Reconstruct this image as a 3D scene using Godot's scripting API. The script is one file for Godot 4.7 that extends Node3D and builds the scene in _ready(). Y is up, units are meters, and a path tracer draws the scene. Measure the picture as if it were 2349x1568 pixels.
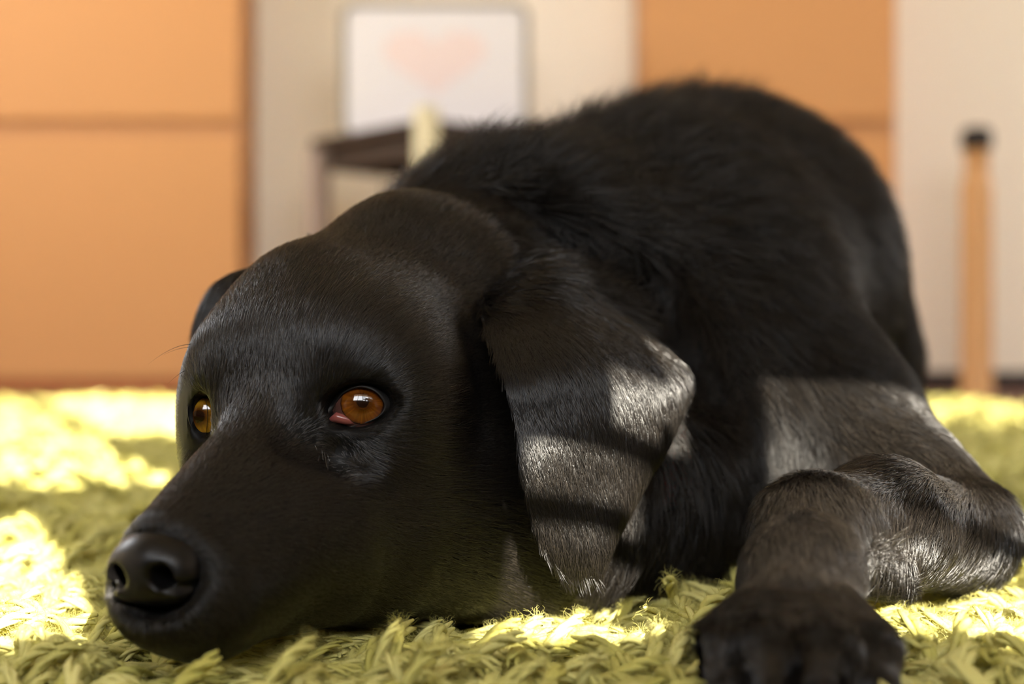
extends Node3D
# A black dog resting its head on a green shag rug, low camera, strong afternoon sun through a window.

const FOCAL := 3266.67          # pixels: a 50 mm lens on a 36 x 24 mm sensor, 2349 x 1568
const EYE := Vector3(0, 0.125, 0)
const FUR := 1.0                # share of the hairs that are made

var names := {}
var grids: Array = []
var rng := RandomNumberGenerator.new()
var M := {}

# a point of the scene: where the ray through a pixel of the photograph is at that depth
func at(px: float, py: float, d: float) -> Vector3:
	return Vector3((px - 1174.5) / FOCAL * d, EYE.y - (py - 784.0) / FOCAL * d, -d)

func rad(px: float, d: float) -> float:
	return px / FOCAL * d

func thing(called: String, label: String, category: String, where := Vector3.ZERO, group := "") -> Node3D:
	var o := Node3D.new()
	o.name = called
	o.position = where
	o.set_meta("label", label)
	o.set_meta("category", category)
	if group: o.set_meta("group", group)
	add_child(o, true)
	return o

func part(called: String, mesh: Mesh, mat: Material, parent: Node, where := Transform3D.IDENTITY) -> MeshInstance3D:
	var o := MeshInstance3D.new()
	o.name = called
	o.mesh = mesh
	o.material_override = mat
	o.transform = where
	parent.add_child(o, true)
	return o

func struct(called: String, mesh: Mesh, mat: Material, where := Transform3D.IDENTITY, label := "") -> MeshInstance3D:
	var o := part(called, mesh, mat, self, where)
	o.set_meta("kind", "structure")
	if label: o.set_meta("label", label)
	return o

func mat(albedo: Color, rough := 0.6, spec := 0.5) -> StandardMaterial3D:
	var m := StandardMaterial3D.new()
	m.albedo_color = albedo
	m.roughness = rough
	m.metallic_specular = spec
	return m

# ---------------------------------------------------------------- mesh helpers
func quad(st: SurfaceTool, a: Vector3, b: Vector3, c: Vector3, d: Vector3) -> void:
	# a b c d run clockwise seen from the front
	for v in [a, b, c, a, c, d]: st.add_vertex(v)

# box with chamfered edges, centre at the origin
func bevel_box(size: Vector3, b := 0.003) -> ArrayMesh:
	var st := SurfaceTool.new()
	st.begin(Mesh.PRIMITIVE_TRIANGLES)
	st.set_smooth_group(-1)
	var h := size / 2.0
	b = minf(b, 0.45 * minf(size.x, minf(size.y, size.z)))
	var pts := PackedVector3Array()
	var key := {}
	# each corner gives three points, one on each face
	var corner := func(sx: int, sy: int, sz: int, ax: int) -> Vector3:
		var v := Vector3(sx * (h.x - b), sy * (h.y - b), sz * (h.z - b))
		if ax == 0: v.x = sx * h.x
		elif ax == 1: v.y = sy * h.y
		else: v.z = sz * h.z
		return v
	var emit := func(poly: Array) -> void:
		var c := Vector3.ZERO
		for v in poly: c += v
		c /= poly.size()
		var n: Vector3 = (poly[1] - poly[0]).cross(poly[2] - poly[0])
		if n.dot(c) > 0: poly.reverse()
		for i in range(1, poly.size() - 1):
			st.add_vertex(poly[0]); st.add_vertex(poly[i]); st.add_vertex(poly[i + 1])
	for s in [-1, 1]:
		emit.call([corner.call(s, -1, -1, 0), corner.call(s, 1, -1, 0), corner.call(s, 1, 1, 0), corner.call(s, -1, 1, 0)])
		emit.call([corner.call(-1, s, -1, 1), corner.call(1, s, -1, 1), corner.call(1, s, 1, 1), corner.call(-1, s, 1, 1)])
		emit.call([corner.call(-1, -1, s, 2), corner.call(1, -1, s, 2), corner.call(1, 1, s, 2), corner.call(-1, 1, s, 2)])
		for t in [-1, 1]:
			emit.call([corner.call(s, t, -1, 0), corner.call(s, t, 1, 0), corner.call(s, t, 1, 1), corner.call(s, t, -1, 1)])
			emit.call([corner.call(s, -1, t, 0), corner.call(s, 1, t, 0), corner.call(s, 1, t, 2), corner.call(s, -1, t, 2)])
			emit.call([corner.call(-1, s, t, 1), corner.call(1, s, t, 1), corner.call(1, s, t, 2), corner.call(-1, s, t, 2)])
			for u in [-1, 1]:
				emit.call([corner.call(s, t, u, 0), corner.call(s, t, u, 1), corner.call(s, t, u, 2)])
	st.generate_normals()
	return st.commit()

# a tube along points with a radius for each
func tube(st: SurfaceTool, pts: Array, radii: Array, sides := 8, cap := true) -> void:
	var rings := []
	var up := Vector3(0.13, 0.99, 0.07)
	var n := pts.size()
	for i in n:
		var t: Vector3 = (pts[mini(i + 1, n - 1)] - pts[maxi(i - 1, 0)]).normalized()
		if absf(t.dot(up)) > 0.95: up = Vector3(0.9, 0.1, 0.3).normalized()
		var u := t.cross(up).normalized()
		var v := u.cross(t).normalized()
		up = v
		var ring := []
		for k in sides:
			var a := TAU * k / sides
			ring.append(pts[i] + (u * cos(a) + v * sin(a)) * radii[i])
		rings.append(ring)
	for i in n - 1:
		for k in sides:
			var k2 := (k + 1) % sides
			quad(st, rings[i][k], rings[i][k2], rings[i + 1][k2], rings[i + 1][k])
	if cap:
		for k in sides:
			var k2 := (k + 1) % sides
			st.add_vertex(pts[0]); st.add_vertex(rings[0][k2]); st.add_vertex(rings[0][k])
			st.add_vertex(pts[n - 1]); st.add_vertex(rings[n - 1][k]); st.add_vertex(rings[n - 1][k2])

func tube_mesh(pts: Array, radii: Array, sides := 8) -> ArrayMesh:
	var st := SurfaceTool.new()
	st.begin(Mesh.PRIMITIVE_TRIANGLES)
	st.set_smooth_group(0)
	tube(st, pts, radii, sides)
	st.generate_normals()
	return st.commit()

func catmull(p: Array, t: float) -> Variant:
	var n := p.size() - 1
	var x := clampf(t, 0.0, 1.0) * n
	var i := mini(int(x), n - 1)
	var f := x - i
	var a = p[maxi(i - 1, 0)]; var b = p[i]; var c = p[i + 1]; var d = p[mini(i + 2, n)]
	return 0.5 * (2.0 * b + (c - a) * f + (2.0 * a - 5.0 * b + 4.0 * c - d) * f * f + (3.0 * b - a - 3.0 * c + d) * f * f * f)

# ---------------------------------------------------------------- field of joined capsules, meshed as surface nets
class Field:
	var o: Vector3
	var h: float
	var nx: int
	var ny: int
	var nz: int
	var f := PackedFloat32Array()
	var skip: Array = []      # boxes [lo, hi] left to finer grids

	func _init(lo: Vector3, hi: Vector3, cell: float) -> void:
		o = lo
		h = cell
		nx = int(ceil((hi.x - lo.x) / cell)) + 1
		ny = int(ceil((hi.y - lo.y) / cell)) + 1
		nz = int(ceil((hi.z - lo.z) / cell)) + 1
		f.resize(nx * ny * nz)
		f.fill(0.06)

	# prims: [kind, a, b, ra, rb, k] ; kind 0 join, 1 carve ; ellipsoid: [2 or 3, centre, basis, radii, 0, k]
	func add(p: Array) -> void:
		var kind: int = p[0]
		var k: float = p[5]
		var lo: Vector3
		var hi: Vector3
		var pad := k + 2.5 * h
		if kind < 2:
			var a0: Vector3 = p[1]
			var b0: Vector3 = p[2]
			var r0: float = p[3]
			var r1: float = p[4]
			lo = (a0 - Vector3.ONE * r0).min(b0 - Vector3.ONE * r1) - Vector3.ONE * pad
			hi = (a0 + Vector3.ONE * r0).max(b0 + Vector3.ONE * r1) + Vector3.ONE * pad
		else:
			var bs: Basis = p[2]
			var rr: Vector3 = p[3]
			var e := Vector3(absf(bs.x.x) * rr.x + absf(bs.y.x) * rr.y + absf(bs.z.x) * rr.z, absf(bs.x.y) * rr.x + absf(bs.y.y) * rr.y + absf(bs.z.y) * rr.z, absf(bs.x.z) * rr.x + absf(bs.y.z) * rr.y + absf(bs.z.z) * rr.z)
			var c0: Vector3 = p[1]
			lo = c0 - e - Vector3.ONE * pad
			hi = c0 + e + Vector3.ONE * pad
		var i0 := maxi(0, int((lo.x - o.x) / h)); var i1 := mini(nx - 1, int((hi.x - o.x) / h) + 1)
		var j0 := maxi(0, int((lo.y - o.y) / h)); var j1 := mini(ny - 1, int((hi.y - o.y) / h) + 1)
		var k0 := maxi(0, int((lo.z - o.z) / h)); var k1 := mini(nz - 1, int((hi.z - o.z) / h) + 1)
		if i1 <= i0 or j1 <= j0 or k1 <= k0: return
		var quarter := 0.25 / maxf(k, 1e-6)
		if kind < 2:
			var a: Vector3 = p[1]
			var b: Vector3 = p[2]
			var ra: float = p[3]
			var dr: float = p[4] - ra
			var ba := b - a
			var inv := 1.0 / maxf(ba.length_squared(), 1e-12)
			for kk in range(k0, k1 + 1):
				for jj in range(j0, j1 + 1):
					var at0 := (kk * ny + jj) * nx
					var q := Vector3(o.x + i0 * h, o.y + jj * h, o.z + kk * h) - a
					for ii in range(i0, i1 + 1):
						var t := clampf(q.dot(ba) * inv, 0.0, 1.0)
						var d := (q - ba * t).length() - ra - dr * t
						q.x += h
						var g := f[at0 + ii]
						if kind == 0:
							var w := k - absf(d - g)
							f[at0 + ii] = minf(d, g) - (w * w * quarter if w > 0.0 else 0.0)
						else:
							var w := k - absf(-d - g)
							f[at0 + ii] = maxf(-d, g) + (w * w * quarter if w > 0.0 else 0.0)
		else:
			var c: Vector3 = p[1]
			var bt: Basis = (p[2] as Basis).transposed()
			var r: Vector3 = p[3]
			var inv := Vector3(1.0 / r.x, 1.0 / r.y, 1.0 / r.z)
			var step := bt * Vector3(h, 0, 0)
			for kk in range(k0, k1 + 1):
				for jj in range(j0, j1 + 1):
					var at0 := (kk * ny + jj) * nx
					var q := bt * (Vector3(o.x + i0 * h, o.y + jj * h, o.z + kk * h) - c)
					for ii in range(i0, i1 + 1):
						var u := q * inv
						var l := u.length()
						var d := l * (l - 1.0) / maxf((u * inv).length(), 1e-9) if l > 1e-6 else -minf(r.x, minf(r.y, r.z))
						q += step
						var g := f[at0 + ii]
						if kind == 2:
							var w := k - absf(d - g)
							f[at0 + ii] = minf(d, g) - (w * w * quarter if w > 0.0 else 0.0)
						else:
							var w := k - absf(-d - g)
							f[at0 + ii] = maxf(-d, g) + (w * w * quarter if w > 0.0 else 0.0)

	# what lies on the ground is pressed flat
	func flatten(y: float) -> void:
		for j in ny:
			var d := y - (o.y + j * h)
			if d < -0.08: break
			for k in nz:
				var a := (k * ny + j) * nx
				for i in range(a, a + nx):
					if f[i] < d: f[i] = d

	func value(p: Vector3) -> float:
		var q := (p - o) / h
		var i := int(q.x); var j := int(q.y); var k := int(q.z)
		if q.x < 0 or q.y < 0 or q.z < 0 or i >= nx - 1 or j >= ny - 1 or k >= nz - 1: return 1.0
		var u := q.x - i; var v := q.y - j; var w := q.z - k
		var a := (k * ny + j) * nx + i
		var b := a + nx * ny
		return lerpf(lerpf(lerpf(f[a], f[a + 1], u), lerpf(f[a + nx], f[a + nx + 1], u), v), lerpf(lerpf(f[b], f[b + 1], u), lerpf(f[b + nx], f[b + nx + 1], u), v), w)

	func inside_skip(p: Vector3) -> bool:
		for s in skip:
			if p.x > s[0].x and p.y > s[0].y and p.z > s[0].z and p.x < s[1].x and p.y < s[1].y and p.z < s[1].z: return true
		return false

	# adds vertices, normals and indices
	func mesh(verts: PackedVector3Array, norms: PackedVector3Array, index: PackedInt32Array) -> Array:
		var id := PackedInt32Array()
		id.resize(nx * ny * nz)
		id.fill(-1)
		var sy := nx
		var sz := nx * ny
		for k in nz - 1:
			for j in ny - 1:
				var a := (k * ny + j) * nx
				for i in nx - 1:
					var c := a + i
					var f0 := f[c]
					if absf(f0) > 3.0 * h: continue
					var f1 := f[c + 1]; var f2 := f[c + sy]; var f3 := f[c + sy + 1]
					var f4 := f[c + sz]; var f5 := f[c + sz + 1]; var f6 := f[c + sz + sy]; var f7 := f[c + sz + sy + 1]
					var m := int(f0 < 0.0) + int(f1 < 0.0) + int(f2 < 0.0) + int(f3 < 0.0) + int(f4 < 0.0) + int(f5 < 0.0) + int(f6 < 0.0) + int(f7 < 0.0)
					if m == 0 or m == 8: continue
					var s := Vector3.ZERO
					var n := 0
					if (f0 < 0.0) != (f1 < 0.0): s += Vector3(f0 / (f0 - f1), 0, 0); n += 1
					if (f2 < 0.0) != (f3 < 0.0): s += Vector3(f2 / (f2 - f3), 1, 0); n += 1
					if (f4 < 0.0) != (f5 < 0.0): s += Vector3(f4 / (f4 - f5), 0, 1); n += 1
					if (f6 < 0.0) != (f7 < 0.0): s += Vector3(f6 / (f6 - f7), 1, 1); n += 1
					if (f0 < 0.0) != (f2 < 0.0): s += Vector3(0, f0 / (f0 - f2), 0); n += 1
					if (f1 < 0.0) != (f3 < 0.0): s += Vector3(1, f1 / (f1 - f3), 0); n += 1
					if (f4 < 0.0) != (f6 < 0.0): s += Vector3(0, f4 / (f4 - f6), 1); n += 1
					if (f5 < 0.0) != (f7 < 0.0): s += Vector3(1, f5 / (f5 - f7), 1); n += 1
					if (f0 < 0.0) != (f4 < 0.0): s += Vector3(0, 0, f0 / (f0 - f4)); n += 1
					if (f1 < 0.0) != (f5 < 0.0): s += Vector3(1, 0, f1 / (f1 - f5)); n += 1
					if (f2 < 0.0) != (f6 < 0.0): s += Vector3(0, 1, f2 / (f2 - f6)); n += 1
					if (f3 < 0.0) != (f7 < 0.0): s += Vector3(1, 1, f3 / (f3 - f7)); n += 1
					s /= n
					var p := o + (Vector3(i, j, k) + s) * h
					if skip and inside_skip(p): continue
					id[c] = verts.size()
					verts.append(p)
					norms.append(Vector3(f1 + f3 + f5 + f7 - f0 - f2 - f4 - f6, f2 + f3 + f6 + f7 - f0 - f1 - f4 - f5, f4 + f5 + f6 + f7 - f0 - f1 - f2 - f3).normalized())
		for k in range(1, nz - 1):
			for j in range(1, ny - 1):
				var a := (k * ny + j) * nx
				for i in range(1, nx - 1):
					var c := a + i
					if id[c] < 0 and id[c - 1] < 0 and id[c - sy] < 0 and id[c - sz] < 0: continue
					var s0 := f[c] < 0.0
					if s0 != (f[c + 1] < 0.0): face(id[c], id[c - sy], id[c - sy - sz], id[c - sz], s0, index)
					if s0 != (f[c + sy] < 0.0): face(id[c], id[c - sz], id[c - sz - 1], id[c - 1], s0, index)
					if s0 != (f[c + sz] < 0.0): face(id[c], id[c - 1], id[c - 1 - sy], id[c - sy], s0, index)
		return [verts, norms, index]

	func face(a: int, b: int, c: int, d: int, flip: bool, index: PackedInt32Array) -> void:
		if a < 0 or b < 0 or c < 0 or d < 0: return
		if flip:
			index.append_array(PackedInt32Array([a, c, b, a, d, c]))
		else:
			index.append_array(PackedInt32Array([a, b, c, a, c, d]))

func mesh_of(v: PackedVector3Array, n: PackedVector3Array, i: PackedInt32Array, uv := PackedVector2Array(), col := PackedColorArray()) -> ArrayMesh:
	var a := []
	a.resize(Mesh.ARRAY_MAX)
	a[Mesh.ARRAY_VERTEX] = v
	a[Mesh.ARRAY_NORMAL] = n
	a[Mesh.ARRAY_INDEX] = i
	if uv.size(): a[Mesh.ARRAY_TEX_UV] = uv
	if col.size(): a[Mesh.ARRAY_COLOR] = col
	var m := ArrayMesh.new()
	m.add_surface_from_arrays(Mesh.PRIMITIVE_TRIANGLES, a)
	return m

func cap(a: Vector3, b: Vector3, ra: float, rb: float, k := 0.02) -> Array: return [0, a, b, ra, rb, k]
func carve(a: Vector3, b: Vector3, ra: float, rb: float, k := 0.006) -> Array: return [1, a, b, ra, rb, k]

# ---------------------------------------------------------------- the dog
const M0 := Vector3(-0.088, 0.0987, -0.535)   # midway between the eyes
var HF: Vector3
var HL: Vector3
var HU: Vector3

func head_axes() -> void:
	HL = Vector3(0.925, 0.055, 0.375).normalized()
	var f := Vector3(-0.375, 0, 0.927).normalized() * cos(deg_to_rad(8)) + Vector3.DOWN * sin(deg_to_rad(8))
	HF = (f - HL * f.dot(HL)).normalized()
	HU = HF.cross(HL).normalized()

# head axes in millimetres: towards the nose, towards the dog's left, up
func hp(a: float, b: float, c: float) -> Vector3:
	return M0 + (HF * a + HL * b + HU * c) * 0.001

func head_local(p: Vector3) -> Vector3:
	var q := (p - M0) * 1000.0
	return Vector3(q.dot(HF), q.dot(HL), q.dot(HU))

func hell(a: float, b: float, c: float, ra: float, rb: float, rc: float, k := 0.015, kind := 2) -> Array:
	return [kind, hp(a, b, c), Basis(HF, HL, HU), Vector3(ra, rb, rc) * 0.001, 0.0, k]

const EYE_AT := [Vector3(-11, 31, 0), Vector3(-11, -31, 0)]

func dog_prims() -> Array:
	var p := []
	# trunk, from the rump to the neck
	p.append(cap(at(1758, 740, 1.03), at(1640, 655, 0.97), 0.092, 0.116, 0.04))
	p.append(cap(at(1640, 655, 0.97), at(1500, 720, 0.82), 0.114, 0.098, 0.05))
	p.append(cap(at(1500, 720, 0.82), at(1600, 930, 0.74), 0.096, 0.080, 0.05))
	p.append(cap(at(1430, 700, 0.80), at(1170, 680, 0.70), 0.089, 0.062, 0.04))
	p.append(cap(at(1170, 680, 0.70), at(960, 720, 0.63), 0.064, 0.05, 0.03))
	p.append(cap(at(1420, 960, 0.70), at(1130, 1040, 0.62), 0.078, 0.052, 0.04))
	p.append(cap(at(1500, 1100, 0.68), at(1200, 1180, 0.61), 0.060, 0.040, 0.03))
	# creases behind the neck and before the shoulder
	p.append(carve(at(1250, 318, 0.79), at(1590, 352, 0.85), 0.009, 0.008, 0.022))
	p.append(carve(at(1190, 520, 0.640), at(1430, 700, 0.660), 0.012, 0.013, 0.022))
	p.append(carve(at(1430, 700, 0.660), at(1590, 880, 0.630), 0.013, 0.011, 0.022))
	# haunch
	p.append(cap(at(1800, 770, 1.02), at(1900, 850, 0.98), 0.086, 0.060, 0.03))
	# shoulder, upper arm, forearm, wrist
	p.append(cap(at(1640, 780, 0.74), at(1850, 970, 0.69), 0.066, 0.048, 0.03))
	p.append(cap(at(1850, 970, 0.69), at(2195, 1215, 0.605), 0.047, 0.0235, 0.02))
	p.append(cap(at(2205, 1230, 0.600), at(2030, 1200, 0.555), 0.0215, 0.0225, 0.010))
	p.append(cap(at(2030, 1200, 0.555), at(1868, 1228, 0.512), 0.0225, 0.0200, 0.012))
	p.append(cap(at(1868, 1228, 0.512), at(1838, 1330, 0.475), 0.0200, 0.0178, 0.010))
	p.append(cap(at(1838, 1330, 0.475), at(1818, 1410, 0.457), 0.0178, 0.0180, 0.010))
	# carpal pad tuft
	p.append(cap(at(1985, 1285, 0.52), at(2035, 1310, 0.525), 0.011, 0.009, 0.008))
	# toes
	var toes := [[1735, 1415, 0.450, 1655, 1500, 0.428, 1645, 1560, 0.418], [1788, 1415, 0.446, 1750, 1495, 0.418, 1745, 1575, 0.405], [1852, 1415, 0.446, 1880, 1500, 0.418, 1880, 1575, 0.405], [1910, 1405, 0.452, 1972, 1490, 0.432, 1990, 1555, 0.422]]
	for t in toes:
		var a := at(t[0], t[1], t[2]); var b := at(t[3], t[4], t[5]); var c := at(t[6], t[7], t[8])
		p.append(cap(a, b, 0.010, 0.0113, 0.004))
		p.append(cap(b, c, 0.0113, 0.0090, 0.002))
	for g in [[1735, 1702], [1818, 1815], [1895, 1930]]:
		p.append(carve(at(g[0], 1415, 0.431), at(g[1], 1590, 0.396), 0.0028, 0.0034, 0.003))
	# the other foreleg, folded under the chest on the far side
	p.append(cap(at(1000, 1000, 0.76), at(760, 1220, 0.70), 0.045, 0.022, 0.02))
	p.append(cap(at(760, 1220, 0.70), at(640, 1240, 0.66), 0.022, 0.018, 0.01))
	# skull and muzzle
	p.append(hell(-62, 0, 2, 72, 51, 51, 0.02))
	for s in [-1, 1]:
		p.append(hell(-31, 26 if s > 0 else -21, 15, 29, 21, 18, 0.035))
		p.append(hell(-22, 31 if s > 0 else -28, 0, 16, 16, 15, 0.02))
	p.append(cap(hp(-14, 0, -26), hp(70, 0, -44), 0.036, 0.0215, 0.02))
	p.append(cap(hp(-4, 0, -6), hp(78, 0, -30), 0.014, 0.0108, 0.014))
	for s in [-1, 1]:
		p.append(cap(hp(15, 18 * s, -42), hp(68, 11 * s, -49), 0.024, 0.0165, 0.014))
		p.append(hell(-48, 36 * s, -22, 44, 24, 34, 0.025))
		p.append(cap(hp(-45, 25 * s, -48), hp(8, 14 * s, -55), 0.032, 0.020, 0.02))
	p.append(cap(hp(-40, 0, -52), hp(58, 0, -60), 0.028, 0.013, 0.015))
	p.append(cap(hp(-30, 20, -60), at(1120, 1230, 0.60), 0.025, 0.034, 0.03))
	p.append(cap(at(720, 696, 0.585), at(870, 650, 0.61), 0.0195, 0.019, 0.03))
	p.append(hell(86, 0, -38, 14, 15.9, 12.7, 0.0025, 3))
	# the root of the near ear and the hollow between it and the cheek
	p.append(cap(at(930, 585, 0.615), at(1060, 625, 0.612), 0.012, 0.011, 0.03))
	p.append(carve(at(1135, 770, 0.560), at(1165, 930, 0.550), 0.008, 0.007, 0.012))
	# hollows: before the eyes, then the openings of the lids
	for s in [-1, 1]:
		p.append(carve(hp(24, 23 * s, -4), hp(14, 30 * s, -14), 0.005, 0.005, 0.014))
	p.append([3, at(817, 932, 0.516), Basis(Vector3.BACK, 0.16), Vector3(0.0134, 0.0086, 0.016), 0.0, 0.003])
	p.append([3, at(460, 954, 0.538), Basis(), Vector3(0.0052, 0.0088, 0.016), 0.0, 0.003])
	return p

func grid_list() -> Array:
	var head := Field.new(Vector3(-0.175, 0.005, -0.70), Vector3(0.03, 0.19, -0.405), 0.0022)
	var leg := Field.new(Vector3(0.055, 0.005, -0.62), Vector3(0.245, 0.125, -0.375), 0.0024)
	var trunk := Field.new(Vector3(-0.14, -0.005, -1.22), Vector3(0.36, 0.32, -0.50), 0.005)
	var hb := [head.o + Vector3.ONE * 0.008, Vector3(0.03, 0.19, -0.405) - Vector3.ONE * 0.008]
	var lb := [leg.o + Vector3.ONE * 0.008, Vector3(0.245, 0.125, -0.375) - Vector3.ONE * 0.008]
	trunk.skip = [hb, lb]
	return [head, leg, trunk]

func build_dog() -> void:
	head_axes()
	var dog := thing("dog", "black short-haired dog lying on the green shag rug with its chin down and amber eyes", "dog", Vector3.ZERO)
	var prims := dog_prims()
	grids = grid_list()
	var v := PackedVector3Array()
	var n := PackedVector3Array()
	var idx := PackedInt32Array()
	for g: Field in grids:
		for p in prims: g.add(p)
		g.flatten(0.013)
		var r := g.mesh(v, n, idx)
		v = r[0]; n = r[1]; idx = r[2]
	var body := part("body", mesh_of(v, n, idx), M.skin, dog)
	M.body = [v, n, idx]
	ears(dog)
	eyes(dog)
	nose(dog)
	claws(dog)
	whiskers(dog)
	collar(dog)
	if FUR > 0.0:
		coat(v, n, idx, body)

# ---------------------------------------------------------------- ears: folded flaps with two faces
func ear_rows() -> Array:
	return [
		[at(1010, 600, 0.650), at(1150, 545, 0.676), 0.0],
		[at(1082, 665, 0.600), at(1270, 600, 0.640), 0.008],
		[at(1108, 745, 0.566), at(1390, 690, 0.628), 0.010],
		[at(1150, 850, 0.545), at(1515, 790, 0.612), 0.013],
		[at(1180, 960, 0.540), at(1578, 865, 0.602), 0.014],
		[at(1190, 1060, 0.537), at(1545, 990, 0.590), 0.013],
		[at(1212, 1160, 0.538), at(1478, 1110, 0.580), 0.011],
		[at(1250, 1255, 0.541), at(1405, 1240, 0.567), 0.008],
		[at(1300, 1322, 0.548), at(1375, 1325, 0.558), 0.003],
	]

func far_ear_rows() -> Array:
	return [
		[at(720, 690, 0.62), at(655, 600, 0.645), 0.0],
		[at(680, 705, 0.62), at(584, 610, 0.640), 0.003],
		[at(630, 730, 0.62), at(524, 628, 0.638), 0.003],
		[at(590, 770, 0.62), at(482, 668, 0.636), 0.003],
		[at(560, 815, 0.62), at(458, 730, 0.635), 0.003],
		[at(530, 850, 0.62), at(448, 790, 0.634), 0.002],
	]

func ear_sheet(rows: Array, out_dir: Vector3, thick: float) -> Array:
	var nu := 40
	var nv := 26
	var front := []; var back := []; var bulge := []
	for r in rows:
		front.append(r[0]); back.append(r[1]); bulge.append(r[2])
	var v := PackedVector3Array()
	var idx := PackedInt32Array()
	for side in 2:
		for i in nu + 1:
			var t := float(i) / nu
			var a: Vector3 = catmull(front, t)
			var b: Vector3 = catmull(back, t)
			var bl: float = catmull(bulge, t)
			for j in nv + 1:
				var s := float(j) / nv
				var edge := sqrt(maxf(0.0, 4.0 * s * (1.0 - s)))
				var endr := sqrt(clampf((1.0 - t) * 10.0, 0.0, 1.0))
				var ripple := 0.0025 * sin(t * 5.0 + s * 4.0) * edge
				var p := a.lerp(b, s) + out_dir * (bl * 4.0 * s * (1.0 - s) + ripple)
				var th := thick * edge * endr * 0.5
				p += out_dir * (th if side == 0 else -th)
				v.append(p)
	var w := nv + 1
	var off := (nu + 1) * w
	for i in nu:
		for j in nv:
			var a := i * w + j
			idx.append_array(PackedInt32Array([a, a + 1, a + w + 1, a, a + w + 1, a + w]))
			var b := off + a
			idx.append_array(PackedInt32Array([b, b + w + 1, b + 1, b, b + w, b + w + 1]))
	for j in nv: # the tip
		var a := nu * w + j
		idx.append_array(PackedInt32Array([a, a + 1, off + a + 1, a, off + a + 1, off + a]))
	var n := PackedVector3Array()
	n.resize(v.size())
	for t in range(0, idx.size(), 3):
		var a := idx[t]; var b := idx[t + 1]; var c := idx[t + 2]
		var g := (v[c] - v[a]).cross(v[b] - v[a])
		n[a] += g; n[b] += g; n[c] += g
	for i in n.size(): n[i] = n[i].normalized()
	if n[off / 2].dot(out_dir) < 0:
		for i in n.size(): n[i] = -n[i]
		idx.reverse()
	return [v, n, idx]

func ears(dog: Node3D) -> void:
	var out := Vector3(0.62, 0.25, 0.74).normalized()
	var e := ear_sheet(ear_rows(), out, 0.006)
	var near := part("ear", mesh_of(e[0], e[1], e[2]), M.skin, dog)
	near.set_meta("label", "glossy drooping ear touching the rug")
	M.ear = e
	M.ear_node = near
	var f := ear_sheet(far_ear_rows(), Vector3(-0.8, 0.5, -0.1).normalized(), 0.006)
	var far := part("ear", mesh_of(f[0], f[1], f[2]), M.skin, dog)
	M.far_ear = f
	M.far_ear_node = far

# ---------------------------------------------------------------- eyes
func sphere_cap(r: float, a0: float, a1: float, rings: int, sides: int, color: Callable) -> ArrayMesh:
	# round +Z, from angle a0 to a1 off the axis
	var v := PackedVector3Array(); var n := PackedVector3Array(); var c := PackedColorArray(); var idx := PackedInt32Array()
	for i in rings + 1:
		var t := float(i) / rings
		var a := lerpf(a0, a1, t)
		for j in sides + 1:
			var b := TAU * j / sides
			var d := Vector3(sin(a) * cos(b), sin(a) * sin(b), cos(a))
			v.append(d * r); n.append(d); c.append(color.call(t, b))
	for i in rings:
		for j in sides:
			var q := i * (sides + 1) + j
			idx.append_array(PackedInt32Array([q, q + 1, q + sides + 1, q + 1, q + sides + 2, q + sides + 1]))
	return mesh_of(v, n, idx, PackedVector2Array(), c)

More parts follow.
